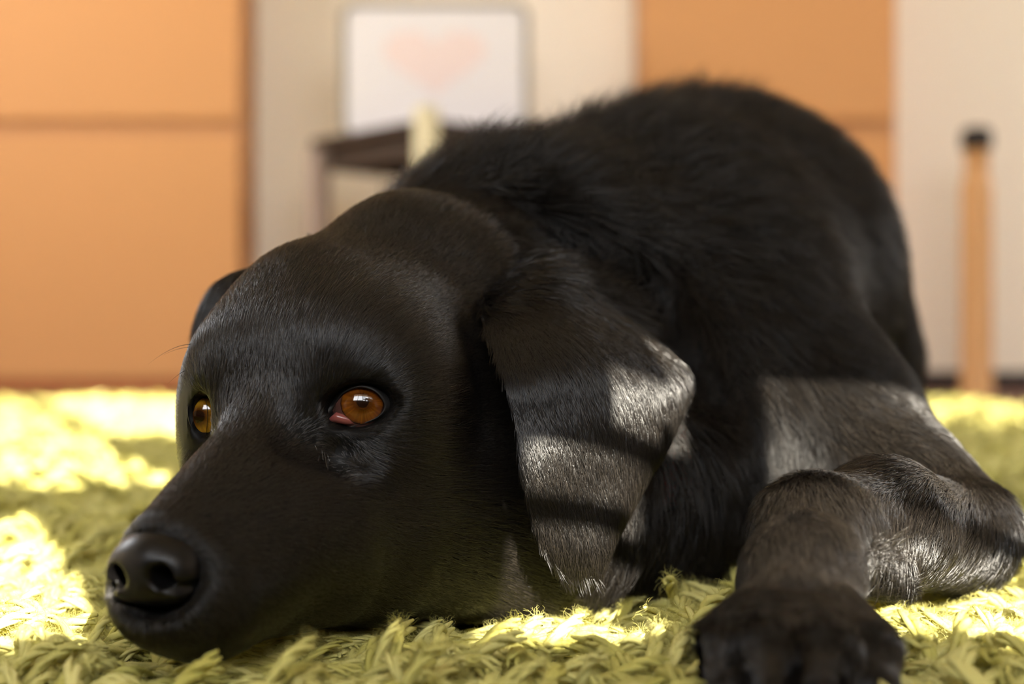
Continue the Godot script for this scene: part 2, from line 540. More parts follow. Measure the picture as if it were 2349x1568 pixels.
func eyes(dog: Node3D) -> void:
	var where := [at(832, 921, 0.5205), at(456, 955, 0.5455)]
	var gaze := [Vector3(0.16, 0.20, 1.0).normalized(), Vector3(-0.20, 0.0, 1.0).normalized()]
	# outlines of the two openings, from the inner corner over the top and back below
	var rims := [
		[[752, 965], [768, 928], [790, 900], [825, 888], [860, 897], [882, 925], [872, 948], [845, 964], [805, 973], [772, 973]],
		[[470, 992], [476, 950], [468, 918], [452, 905], [438, 912], [430, 935], [434, 965], [446, 990], [458, 997], [466, 997]]]
	for s in 2:
		var r := 0.0118
		var front: Vector3 = where[s]
		var centre: Vector3 = front - gaze[s] * r
		var basis := Basis.looking_at(-(gaze[s] as Vector3), Vector3.UP)
		var eye := Node3D.new()
		eye.name = "eye"
		eye.transform = Transform3D(basis, centre)
		dog.add_child(eye, true)
		var rr := RandomNumberGenerator.new()
		rr.seed = 5 + s
		var streak := PackedFloat32Array()
		for i in 97: streak.append(rr.randf())
		part("eyeball", sphere_cap(r * 0.985, 0.0, PI, 24, 32, func(_t, _b): return Color(0.085, 0.038, 0.030)), M.eye_white, eye)
		part("iris", sphere_cap(r, 0.17, 0.74, 14, 96, func(t: float, b: float):
			var k := streak[int(b / TAU * 96.0)]
			var amber := Color(0.22, 0.072, 0.009).lerp(Color(0.085, 0.021, 0.003), 0.25 + 0.6 * k)
			if s == 1: amber = Color(0.48, 0.26, 0.018).lerp(Color(0.26, 0.10, 0.006), 0.2 + 0.6 * k)  # far iris painted lighter, for light bounced off the rug
			amber = amber.lerp(Color(0.05, 0.012, 0.003), smoothstep(0.62, 0.05, t))
			return amber.lerp(Color(0.012, 0.006, 0.004), smoothstep(0.86, 1.0, t))), M.eye_iris, eye)
		part("pupil", sphere_cap(r * 1.002, 0.0, 0.19, 6, 48, func(_t, _b): return Color(0.004, 0.003, 0.003)), M.eye_iris, eye)
		# lids: a soft dark rim round the opening, laid on a slightly larger ball
		var pts := []
		for q in rims[s]:
			var on := at(q[0], q[1], -front.z)
			var flat := on - front
			var dist := minf(flat.length() / r, 0.98)
			pts.append(on - gaze[s] * (r - sqrt(1.0 - dist * dist) * r) * 0.9 + gaze[s] * 0.0006)
		pts.append(pts[0])
		var mid_px := Vector2(817, 933) if s == 0 else Vector2(452, 954)
		var outer := []
		for q in rims[s]:
			var o := mid_px + (Vector2(q[0], q[1]) - mid_px) * Vector2(1.24, 1.30)
			if s == 1:
				o = mid_px + (Vector2(q[0], q[1]) - mid_px) * 1.10
				outer.append(at(o.x, o.y, 0.5465))
			else:
				outer.append(onto(at(o.x, o.y, 0.49), -0.0008))
		outer.append(outer[0])
		var st := SurfaceTool.new()
		st.begin(Mesh.PRIMITIVE_TRIANGLES)
		st.set_smooth_group(0)
		var rows := []
		for i in 49:
			var t := i / 48.0
			var p_in: Vector3 = catmull(pts, t)
			var p_out: Vector3 = catmull(outer, t)
			var to_eye := (EYE - p_in).normalized()
			var row := [p_in - to_eye * 0.0035]
			for k in 7:
				var x := k / 6.0
				row.append(p_in.lerp(p_out, x) + to_eye * (0.0011 * sqrt(maxf(0.0, 1.0 - x)) * (1.0 if k else 0.3)))
			row.append(p_out - to_eye * 0.004)
			rows.append(row)
		for i in 48:
			for k in 8: quad(st, rows[i][k], rows[i + 1][k], rows[i + 1][k + 1], rows[i][k + 1])
		st.generate_normals()
		part("eyelid", st.commit(), M.lid, dog)
		if s == 0:
			var duct := SurfaceTool.new()
			duct.begin(Mesh.PRIMITIVE_TRIANGLES)
			duct.set_smooth_group(0)
			var c := []
			for q in [[757, 963], [772, 957], [794, 963], [822, 971]]:
				c.append(at(q[0], q[1], 0.5226))
			tube(duct, [c[0], c[1], c[2], c[3]], [0.0008, 0.0021, 0.0018, 0.0003], 10)
			duct.generate_normals()
			part("tear_duct", duct.commit(), M.pink, eye, eye.transform.affine_inverse())

# ---------------------------------------------------------------- nose leather
func nose(dog: Node3D) -> void:
	var g := Field.new(hp(84, 0, -36) - Vector3.ONE * 0.026, hp(84, 0, -36) + Vector3.ONE * 0.026, 0.0008)
	g.add(hell(82, 0, -36, 13, 15, 12.5, 0.004))
	g.add(hell(86, 0, -32, 9.5, 11, 8, 0.006))
	for s in [-1, 1]:
		g.add(hell(85, 9 * s, -37, 10, 7.5, 9, 0.004))
		g.add(carve(hp(100, 7.5 * s, -35.5), hp(87, 9 * s, -36), 0.0044, 0.0034, 0.002))
		g.add(carve(hp(97, 10 * s, -38.5), hp(82, 19 * s, -42), 0.0022, 0.0016, 0.0015))
	g.add(carve(hp(98, 0, -39), hp(95, 0, -49), 0.0010, 0.0010, 0.002))
	var r := g.mesh(PackedVector3Array(), PackedVector3Array(), PackedInt32Array())
	var o := part("nose", mesh_of(r[0], r[1], r[2]), M.nose, dog)
	o.set_meta("label", "wet dark nose")

func claws(dog: Node3D) -> void:
	for t in [[1645, 1575, 0.414, 1640, 1640, 0.407], [1745, 1590, 0.400, 1742, 1650, 0.394], [1880, 1590, 0.400, 1882, 1650, 0.394], [2002, 1565, 0.418, 2012, 1620, 0.410]]:
		var a := at(t[0], t[1], t[2]); var b := at(t[3], t[4], t[5])
		b.y = maxf(b.y, 0.012)
		part("claw", tube_mesh([a, a.lerp(b, 0.5) + Vector3(0, 0.002, 0.001), b], [0.0030, 0.0024, 0.0004], 8), M.claw, dog)

func whiskers(dog: Node3D) -> void:
	for w in [[[452, 790, 0.555], [405, 782, 0.552], [340, 835, 0.55], 0.00016], [[455, 796, 0.555], [415, 792, 0.552], [372, 815, 0.55], 0.00014], [[425, 850, 0.55], [410, 855, 0.548], [385, 880, 0.545], 0.00013],
			[[310, 1208, 0.455], [290, 1195, 0.45], [262, 1205, 0.45], 0.00012], [[268, 1350, 0.445], [235, 1352, 0.44], [205, 1385, 0.44], 0.00014], [[268, 1375, 0.445], [240, 1378, 0.44], [215, 1400, 0.44], 0.00013]]:
		var a := at(w[0][0], w[0][1], w[0][2]); var b := at(w[1][0], w[1][1], w[1][2]); var c := at(w[2][0], w[2][1], w[2][2])
		var pts := []
		var rd := []
		for i in 9:
			var t := i / 8.0
			pts.append(a.lerp(b, t).lerp(b.lerp(c, t), t))
			rd.append(float(w[3]) * (1.05 - t))
		part("whisker", tube_mesh(pts, rd, 5), M.lid, dog)
	# wet strands below the near eye
	var st := SurfaceTool.new()
	st.begin(Mesh.PRIMITIVE_TRIANGLES)
	st.set_smooth_group(0)
	for w in [[738, 1030, 742, 1058], [744, 1036, 750, 1072], [750, 1040, 757, 1060], [733, 1042, 730, 1058], [752, 1048, 752, 1078], [722, 1020, 728, 1034]]:
		var pts := []
		for i in 5:
			var t := i / 4.0
			pts.append(onto(at(lerpf(w[0], w[2], t), lerpf(w[1], w[3], t), 0.50), 0.0018))
		tube(st, pts, [0.00006, 0.00018, 0.0002, 0.00016, 0.00005], 5)
	st.generate_normals()
	part("tear_streak", st.commit(), M.wet, dog).set_meta("kind", "stuff")
	# a tuft that stands up behind the head
	var r := RandomNumberGenerator.new()
	r.seed = 31
	var tuft := SurfaceTool.new()
	tuft.begin(Mesh.PRIMITIVE_TRIANGLES)
	tuft.set_smooth_group(0)
	for i in 70:
		var a := at(728 + r.randf_range(-16, 20), 575, 0.63 + r.randf() * 0.01)
		var c := at(706 + r.randf_range(-5, 9), 533 + r.randf() * 22, 0.635)
		tube(tuft, [a, a.lerp(c, 0.55) + Vector3(r.randf() * 0.002, 0, 0), c], [0.0003, 0.00025, 0.00004], 4)
	for i in 150:
		var a := onto(at(2005 + r.randf_range(-35, 30), 1292 + r.randf_range(-30, 30), 0.47), -0.0005)
		var far := r.randf_range(0.4, 1.0)
		var c := a + Vector3(r.randf_range(0.004, 0.017), r.randf_range(-0.003, 0.015), r.randf_range(-0.002, 0.006)) * far
		tube(tuft, [a, a.lerp(c, 0.55) + Vector3(0, 0.0015, 0.0008), c], [0.00014, 0.00012, 0.00003], 4)
	tuft.generate_normals()
	part("tuft", tuft.commit(), M.guard, dog).set_meta("kind", "stuff")

# moves a point along its line of sight until it lies on the coat, lifted by that much
func onto(p: Vector3, lifted: float) -> Vector3:
	var dir := (p - EYE).normalized()
	var t := 0.0
	while t < 0.25:
		if body_value(p + dir * t) < lifted: return p + dir * t
		t += 0.0008
	return p

func collar(dog: Node3D) -> void:
	var c := at(1265, 860, 0.672)
	var axis := Vector3(0.80, 0.10, -0.55).normalized()
	var u := axis.cross(Vector3.UP).normalized()
	var w := u.cross(axis).normalized()
	var seen_at := at(1520, 1075, 0.60) - c
	var hot := atan2(seen_at.dot(w), seen_at.dot(u))
	var st := SurfaceTool.new()
	st.begin(Mesh.PRIMITIVE_TRIANGLES)
	st.set_smooth_group(0)
	var n := 72
	var ring := []
	for i in n:
		var a := TAU * i / n
		var d := u * cos(a) + w * sin(a)
		var r := 0.03
		while r < 0.16 and body_value(c + d * r) < 0.0: r += 0.001
		var bare := smoothstep(0.40, 0.12, absf(wrapf(a - hot, -PI, PI)))
		r += lerpf(-0.011, -0.0005, bare)
		var row := []
		for q in [[-0.009, -0.0015], [0.009, -0.0015], [0.009, 0.0012], [-0.009, 0.0012]]: row.append(c + d * (r + q[1]) + axis * q[0])
		ring.append(row)
	for i in n:
		var j := (i + 1) % n
		for k in 4: quad(st, ring[i][k], ring[i][(k + 1) % 4], ring[j][(k + 1) % 4], ring[j][k])
	st.generate_normals()
	var o := part("collar", st.commit(), M.red, dog)
	o.set_meta("label", "dark red collar hidden in the neck fur")

# ---------------------------------------------------------------- coat
# [place, flow, length, lift] marks that the coat is combed by
func coat_marks() -> Array:
	var m := []
	var down := Vector3.DOWN
	var add := func(p: Vector3, dir: Vector3, l: float, lift: float) -> void: m.append([p, dir.normalized(), l, lift])
	# neck and trunk: backwards along the spine, longer on the neck
	add.call(at(1000, 560, 0.63), Vector3(0.8, 0.1, -0.6), 0.016, 0.5)
	add.call(at(1150, 450, 0.66), Vector3(0.8, 0.2, -0.6), 0.028, 0.9)
	add.call(at(1200, 600, 0.63), Vector3(0.7, -0.4, -0.4), 0.026, 0.8)
	add.call(at(1350, 420, 0.73), Vector3(0.8, 0.1, -0.6), 0.030, 0.9)
	add.call(at(1400, 650, 0.70), Vector3(0.7, -0.6, -0.3), 0.030, 0.8)
	add.call(at(1550, 330, 0.90), Vector3(0.4, -0.5, -0.5), 0.032, 0.9)
	add.call(at(1700, 350, 0.95), Vector3(0.7, -0.4, -0.6), 0.020, 0.4)
	add.call(at(1900, 500, 1.0), Vector3(0.6, -0.7, -0.4), 0.018, 0.4)
	add.call(at(2050, 750, 1.0), Vector3(0.2, -1.0, -0.3), 0.018, 0.4)
	add.call(at(1650, 600, 0.80), Vector3(0.5, -0.8, -0.2), 0.020, 0.5)
	add.call(at(1600, 800, 0.66), Vector3(0.3, -1.0, 0.1), 0.022, 0.6)
	add.call(at(1600, 1050, 0.63), Vector3(0.1, -1.0, 0.2), 0.022, 0.6)
	add.call(at(1550, 1250, 0.61), Vector3(-0.1, -1.0, 0.3), 0.020, 0.6)
	add.call(at(1850, 850, 0.68), Vector3(0.5, -0.8, 0.1), 0.014, 0.4)
	add.call(at(2050, 1000, 0.63), Vector3(0.7, -0.7, 0.2), 0.011, 0.35)
	add.call(at(2250, 1150, 0.60), Vector3(0.0, -0.9, 0.2), 0.010, 0.35)
	add.call(at(2150, 1230, 0.575), Vector3(-0.6, -0.6, 0.3), 0.010, 0.3)
	add.call(at(2080, 1120, 0.575), Vector3(-0.8, -0.15, 0.45), 0.009, 0.3)
	add.call(at(1960, 1110, 0.535), Vector3(-0.8, -0.1, 0.5), 0.009, 0.3)
	add.call(at(1980, 1200, 0.53), Vector3(-0.5, -0.7, 0.5), 0.009, 0.35)
	add.call(at(1850, 1180, 0.50), Vector3(0.1, -0.9, 0.5), 0.008, 0.35)
	add.call(at(1830, 1330, 0.465), Vector3(0.0, -0.8, 0.6), 0.007, 0.3)
	add.call(at(1800, 1480, 0.42), Vector3(0.0, -0.6, 0.8), 0.007, 0.3)
	add.call(at(2045, 1300, 0.520), Vector3(0.5, -0.4, 0.3), 0.010, 0.5)
	add.call(at(1150, 1150, 0.60), Vector3(0.6, -0.7, -0.1), 0.016, 0.5)
	add.call(at(1150, 1320, 0.57), Vector3(0.9, -0.25, -0.1), 0.014, 0.5)
	return m

func strand(rows: int, width: float, bow: float) -> ArrayMesh:
	# lies along +Z with its root at the origin and leaves the skin towards +Y
	var v := PackedVector3Array(); var n := PackedVector3Array(); var idx := PackedInt32Array()
	for i in rows + 1:
		var t := float(i) / rows
		var y := bow * (t - 0.72 * t * t)
		var dy := bow * (1.0 - 1.44 * t)
		var up := Vector3(0, 1, -dy).normalized()
		var w := width * 0.5 * (1.0 - 0.85 * pow(t, 2.2))
		for s in [-1, 0, 1]:
			v.append(Vector3(w * s, y, t) + up * (w * (0.7 if s == 0 else 0.0)))
			n.append((up * 0.8 + Vector3(0.9 * s, 0, 0)).normalized())
	for i in rows:
		for s in 2:
			var a := i * 3 + s
			idx.append_array(PackedInt32Array([a, a + 1, a + 3, a + 1, a + 4, a + 3]))
	return mesh_of(v, n, idx)

# hairs over a mesh whose vertices carry flow, length and lift; per square metre given by density
func hairs(called: String, parent: Node, v: PackedVector3Array, n: PackedVector3Array, idx: PackedInt32Array, flow: PackedVector3Array, len: PackedFloat32Array, lift: PackedFloat32Array, dens: PackedFloat32Array, blade: ArrayMesh, seed_: int, look: Material) -> int:
	var r := RandomNumberGenerator.new()
	r.seed = seed_
	var clump := FastNoiseLite.new()
	clump.seed = seed_
	clump.noise_type = FastNoiseLite.TYPE_SIMPLEX
	clump.frequency = 1.0
	var where: Array[Transform3D] = []
	var tint := PackedColorArray()
	for t in range(0, idx.size(), 3):
		var a := idx[t]; var b := idx[t + 1]; var c := idx[t + 2]
		var d := dens[a] * FUR
		if d <= 0.0 or len[a] <= 0.0: continue
		var pa := v[a]; var pb := v[b]; var pc := v[c]
		var want := (pb - pa).cross(pc - pa).length() * 0.5 * d
		var count := int(want)
		if r.randf() < want - count: count += 1
		for q in count:
			var u := r.randf(); var w := r.randf()
			if u + w > 1.0:
				u = 1.0 - u; w = 1.0 - w
			var s := 1.0 - u - w
			var p := pa * s + pb * u + pc * w
			var nn := (n[a] * s + n[b] * u + n[c] * w).normalized()
			var l := len[a] * s + len[b] * u + len[c] * w
			if l < 0.001: continue
			var fl := flow[a] * s + flow[b] * u + flow[c] * w
			var e := p * 70.0
			var wave := clampf((l - 0.006) * 55.0, 0.12, 1.1)
			fl += Vector3(clump.get_noise_3dv(e), clump.get_noise_3dv(e + Vector3(31, 0, 0)), clump.get_noise_3dv(e + Vector3(0, 47, 0))) * wave * 1.2
			e = p * 240.0
			fl += Vector3(clump.get_noise_3dv(e), clump.get_noise_3dv(e + Vector3(31, 0, 0)), clump.get_noise_3dv(e + Vector3(0, 47, 0))) * wave * 0.8
			e = p * 800.0
			fl += Vector3(clump.get_noise_3dv(e), clump.get_noise_3dv(e + Vector3(31, 0, 0)), clump.get_noise_3dv(e + Vector3(0, 47, 0))) * 0.30
			fl += Vector3(r.randf() - 0.5, r.randf() - 0.5, r.randf() - 0.5) * 0.26
			fl -= nn * fl.dot(nn)
			if fl.length_squared() < 1e-8: continue
			var lf := lift[a] * (0.75 + 0.5 * r.randf()) + maxf(0.0, l - 0.012) * 45.0 * clump.get_noise_3dv(p * 55.0 + Vector3(7, 9, 3))
			var z := (fl.normalized() + nn * (lf - 0.35) * 0.6).normalized()
			var x := nn.cross(z).normalized()
			var y := z.cross(x)
			var roll := (r.randf() - 0.5) * 1.4
			x = x.rotated(z, roll); y = y.rotated(z, roll)
			l *= 0.7 + 0.6 * r.randf()
			where.append(Transform3D(Basis(x * l, y * l, z * l), p - nn * 0.0004))
			var k := r.randf()
			tint.append(Color(0.0045, 0.0037, 0.0032).lerp(Color(0.021, 0.0170, 0.0135), k * k * k))
	var mm := MultiMesh.new()
	mm.transform_format = MultiMesh.TRANSFORM_3D
	mm.use_colors = true
	mm.mesh = blade
	mm.instance_count = where.size()
	for i in where.size():
		mm.set_instance_transform(i, where[i])
		mm.set_instance_color(i, tint[i])
	var o := MultiMeshInstance3D.new()
	o.name = called
	o.multimesh = mm
	o.material_override = look
	o.set_meta("kind", "stuff")
	parent.add_child(o, true)
	return where.size()

func coat(v: PackedVector3Array, n: PackedVector3Array, idx: PackedInt32Array, body: Node3D) -> void:
	var marks := coat_marks()
	var mp := PackedVector3Array(); var md := PackedVector3Array(); var ml := PackedFloat32Array(); var mf := PackedFloat32Array()
	for q in marks:
		mp.append(q[0]); md.append(q[1]); ml.append(q[2]); mf.append(q[3])
	var flow := PackedVector3Array(); var len := PackedFloat32Array(); var lift := PackedFloat32Array(); var dens := PackedFloat32Array(); var long := PackedFloat32Array()
	var nv := v.size()
	flow.resize(nv); len.resize(nv); lift.resize(nv); dens.resize(nv); long.resize(nv)
	var muzzle := hp(98, 0, -30)
	var eye_a := at(820, 932, 0.527); var eye_b := at(452, 955, 0.547)
	var nose_c := hp(84, 0, -36)
	for i in nv:
		var p := v[i]
		# thinner where the coat faces away from the room in front or lies on the rug
		var to_eye := (EYE - p).normalized()
		var face := n[i].dot(to_eye)
		if p.y < 0.012 or face < -0.55:
			dens[i] = 0.0
			continue
		var sum := 0.0
		var fl := Vector3.ZERO
		var l := 0.0
		var lf := 0.0
		for k in mp.size():
			var d2 := p.distance_squared_to(mp[k]) + 0.0001
			var w := 1.0 / (d2 * d2)
			sum += w; fl += md[k] * w; l += ml[k] * w; lf += mf[k] * w
		fl /= sum; l /= sum; lf /= sum
		# on the head the coat runs away from the nose
		var q := head_local(p)
		var hd := smoothstep(-135.0, -85.0, q.x) * smoothstep(95.0, 70.0, absf(q.y)) if q.x < 130.0 else 0.0
		if hd > 0.0:
			var away := (p - muzzle)
			away.y -= 0.03 * smoothstep(0.0, 60.0, absf(q.y))
			var hf := away.normalized()
			for e in 2:
				var ev: Vector3 = p - (eye_a if e == 0 else eye_b)
				var near := smoothstep(0.045, 0.012, ev.length())
				hf += ev.normalized() * near * 0.8
			fl = fl.normalized().lerp(hf.normalized(), hd)
			var hl := lerpf(0.0045, 0.0075, smoothstep(60.0, -20.0, q.x))
			hl = lerpf(hl, 0.010, smoothstep(-50.0, -110.0, q.x))
			l = lerpf(l, hl, hd)
			lf = lerpf(lf, 0.30, hd)
			var ea := (p - eye_a).rotated(Vector3.BACK, -0.16)
			var ne := minf(Vector3(ea.x / 1.30, ea.y / 0.92, ea.z).length(), p.distance_to(eye_b))
			l *= lerpf(0.5, 1.0, smoothstep(0.010, 0.024, ne)) if ne > 0.0105 else 0.0
			l *= smoothstep(0.0115, 0.0165, p.distance_to(nose_c))
		flow[i] = fl.normalized()
		len[i] = l
		lift[i] = lf
		var near_cam := 0.55 / maxf(0.3, -p.z)
		var dn := 0.42e7 * pow(0.006 / maxf(l, 0.004), 0.9) * near_cam * near_cam
		if face < 0.0: dn *= 0.4
		if l > 0.0115:
			long[i] = dn
		else:
			dens[i] = dn
	var a := hairs("fur", body, v, n, idx, flow, len, lift, dens, strand(4, 0.027, 0.40), 11, M.hair)
	var b := hairs("fur", body, v, n, idx, flow, len, lift, long, strand(6, 0.0115, 0.40), 12, M.long_hair)
	# ears
	var c := 0
	for e in [[M.ear, M.ear_node, Vector3(0.25, -1.0, 0.05)], [M.far_ear, M.far_ear_node, Vector3(-0.2, -1.0, 0.1)]]:
		var ev: PackedVector3Array = e[0][0]
		var m := ev.size()
		var ef := PackedVector3Array(); ef.resize(m); ef.fill(e[2])
		var el := PackedFloat32Array(); el.resize(m); el.fill(0.0075)
		var eli := PackedFloat32Array(); eli.resize(m); eli.fill(0.3)
		var ed := PackedFloat32Array(); ed.resize(m); ed.fill(0.36e7)
		for i in range(m / 2, m): ed[i] = 0.15e7
		for i in m:
			var t := float((i % (m / 2)) / 27) / 40.0
			var near_root := smoothstep(0.30, 0.10, t)
			el[i] = lerpf(0.0075, 0.017, near_root)
			eli[i] = lerpf(0.3, 0.6, near_root)
			ed[i] *= lerpf(1.0, 0.6, near_root)
			ef[i] = (ef[i] + Vector3(0.5, 0.2, -0.2) * near_root).normalized()
		c += hairs("fur", e[1], ev, e[0][1], e[0][2], ef, el, eli, ed, strand(4, 0.024, 0.36), 13, M.hair)

# ---------------------------------------------------------------- room
const WALL := 3.66
const FRONT := 3.42

func room() -> void:
	struct("floor", bevel_box(Vector3(5.7, 0.1, 6.2), 0.002), M.floor, Transform3D(Basis(), Vector3(0.5, -0.05, -0.85)))
	struct("ceiling", bevel_box(Vector3(5.7, 0.1, 6.2), 0.002), M.ceiling, Transform3D(Basis(), Vector3(0.5, 2.55, -0.85)))
	struct("wall_back", bevel_box(Vector3(5.7, 2.6, 0.12), 0.002), M.wall, Transform3D(Basis(), Vector3(0.5, 1.25, -WALL - 0.06)))
	# unseen windows in the side walls, placed to brighten the back wall
	for side in 2:
		var x: float = [-2.25, 3.26][side]
		var w: String = ["wall_left", "wall_right"][side]
		var z0: float = [-2.7, -3.3][side]
		var z1: float = [-1.5, -2.55][side]
		for q in [["", -3.95, z0, 0.0, 2.5], ["_001", z1, 2.25, 0.0, 2.5], ["_002", z0, z1, 0.0, 0.9], ["_003", z0, z1, 2.2, 2.5]]:
			struct(w + q[0], bevel_box(Vector3(0.12, q[4] - q[3], q[2] - q[1]), 0.002), M.wall, Transform3D(Basis(), Vector3(x, (q[3] + q[4]) / 2, (q[1] + q[2]) / 2)))
		var w3 := Node3D.new()
		w3.name = ["unseen_window_3", "unseen_window_4"][side]
		w3.set_meta("kind", "structure")
		add_child(w3, true)
		for zz in [z0 + 0.03, z1 - 0.03]: part("post", bevel_box(Vector3(0.06, 1.3, 0.06), 0.002), M.frame_white, w3, Transform3D(Basis(), Vector3(x, 1.55, zz)))
		for yy in [0.93, 2.17]: part("rail", bevel_box(Vector3(0.055, 0.06, z1 - z0 - 0.06), 0.002), M.frame_white, w3, Transform3D(Basis(), Vector3(x, yy, (z0 + z1) / 2)))
	window_wall()
	struct("baseboard_back", bevel_box(Vector3(1.86, 0.05, 0.018), 0.003), M.base, Transform3D(Basis(), Vector3(1.72, 0.025, -WALL + 0.009)))

# the window wall behind the camera: unseen, cut to shape the sun, x and y in metres
func window_wall() -> void:
	var z := 1.5
	var slab := func(called: String, x0: float, x1: float, y0: float, y1: float, m: Material, deep := 0.12) -> void:
		struct(called, bevel_box(Vector3(x1 - x0, y1 - y0, deep), 0.002), m, Transform3D(Basis(), Vector3((x0 + x1) / 2, (y0 + y1) / 2, z)))
	slab.call("wall_front", -2.3, 3.2, 2.34, 2.5, M.front_wall)
	slab.call("wall_front_001", -2.3, -1.0, 0.0, 2.34, M.front_wall)
	slab.call("wall_front_002", 2.75, 3.2, 0.0, 2.34, M.front_wall)
	slab.call("wall_front_003", -1.0, 0.44, 0.0, 1.0, M.front_wall)
	slab.call("wall_front_004", 0.44, 2.75, 0.0, 1.004, M.front_wall)  # unseen, its top edge shades the nearest rug
	# frames of two unseen windows; the first lights the dog from the front
	var w1 := Node3D.new()
	w1.name = "unseen_window_1"
	w1.set_meta("kind", "structure")
	add_child(w1, true)
	var w2 := Node3D.new()
	w2.name = "unseen_window_2"
	w2.set_meta("kind", "structure")
	add_child(w2, true)
	var bar := func(o: Node3D, called: String, x0: float, x1: float, y0: float, y1: float, deep: float) -> void:
		part(called, bevel_box(Vector3(x1 - x0, y1 - y0, deep), 0.002), M.frame_white, o, Transform3D(Basis(), Vector3((x0 + x1) / 2, (y0 + y1) / 2, z)))
	for x in [-1.0, -0.31, 0.38]: bar.call(w1, "post", x, x + 0.06, 1.0, 2.34, 0.06)
	for y in [1.0, 2.28]: bar.call(w1, "rail", -0.94, 0.38, y, y + 0.06, 0.055)
	# second window, out of view: bars, panels and slats shaped to shade dog and rug
	bar.call(w2, "post", 0.715, 0.853, 1.048, 1.30, 0.06)  # unseen, placed to keep sun off the face
	bar.call(w2, "post", 0.83, 0.86, 1.30, 2.29, 0.012)
	bar.call(w2, "shade_block", 0.715, 0.785, 1.004, 1.048, 0.06)  # unseen block that shades the muzzle and chin
	bar.call(w2, "post", 2.69, 2.75, 1.025, 2.34, 0.06)
	bar.call(w2, "rail", 0.44, 2.69, 2.29, 2.34, 0.055)
	bar.call(w2, "rail", 0.44, 0.86, 1.20, 1.30, 0.05)
	bar.call(w2, "panel", 0.86, 1.42, 1.195, 1.60, 0.03)  # unseen, keeps sun off the neck and back
	bar.call(w2, "panel", 1.16, 2.69, 1.004, 1.195, 0.03)
	bar.call(w2, "panel", 1.42, 2.69, 1.195, 1.70, 0.03)
	for k in 18: bar.call(w2, "shade_slat", 0.44, 0.86, 1.335 + 0.052 * k, 1.353 + 0.052 * k, 0.008)  # unseen slats that thin the sun on the far left rug
	for k in 13: bar.call(w2, "shade_slat", 1.42, 2.69, 1.73 + 0.042 * k, 1.752 + 0.042 * k, 0.008)  # unseen slats that thin the sun on the far right rug
	for y in [1.088, 1.119]: bar.call(w2, "shade_slat", 0.828, 1.16, y, y + 0.011, 0.006)  # unseen slats that cast the dark bands on the ear
	bar.call(w2, "shade_slat", 0.853, 0.938, 1.158, 1.195, 0.006)
	bar.call(w2, "shade_slat", 0.853, 0.905, 1.130, 1.158, 0.006)
	bar.call(w2, "post", 0.962, 1.010, 1.092, 1.195, 0.006)  # unseen, placed to shade the chest
	bar.call(w2, "shade_slat", 0.932, 0.962, 1.099, 1.140, 0.006)

func cabinets() -> void:
	var f := FRONT
	for c in [[-2.15, (548 - 1174.5) / FOCAL * FRONT, "orange wood cabinet with a groove between its doors, left of the framed board"], [(1474 - 1174.5) / FOCAL * FRONT, (2062 - 1174.5) / FOCAL * FRONT, "orange wood cabinet with a groove between its doors, behind the dog's back"]]:
		var x0: float = c[0]
		var x1: float = c[1]
		var w := x1 - x0
		var o := thing("cabinet", c[2], "cabinet", Vector3((x0 + x1) / 2, 0, -f - 0.12), "orange wood cabinets")
		part("carcass", bevel_box(Vector3(w, 1.9, 0.19), 0.002), M.carcass, o, Transform3D(Basis(), Vector3(0, 0.97, -0.01)))
		part("plinth", bevel_box(Vector3(w - 0.004, 0.03, 0.19), 0.002), M.plinth, o, Transform3D(Basis(), Vector3(0, 0.015, 0.0)))
		var seam := 0.125 + (784.0 - 290.0) / FOCAL * f
		part("door", bevel_box(Vector3(w - 0.006, seam - 0.018 - 0.035, 0.02), 0.003), M.orange, o, Transform3D(Basis(), Vector3(0, (seam - 0.018 + 0.035) / 2, 0.094)))
		part("door", bevel_box(Vector3(w - 0.006, 1.9 - seam - 0.018, 0.02), 0.003), M.orange, o, Transform3D(Basis(), Vector3(0, (1.9 + seam + 0.018) / 2, 0.094)))

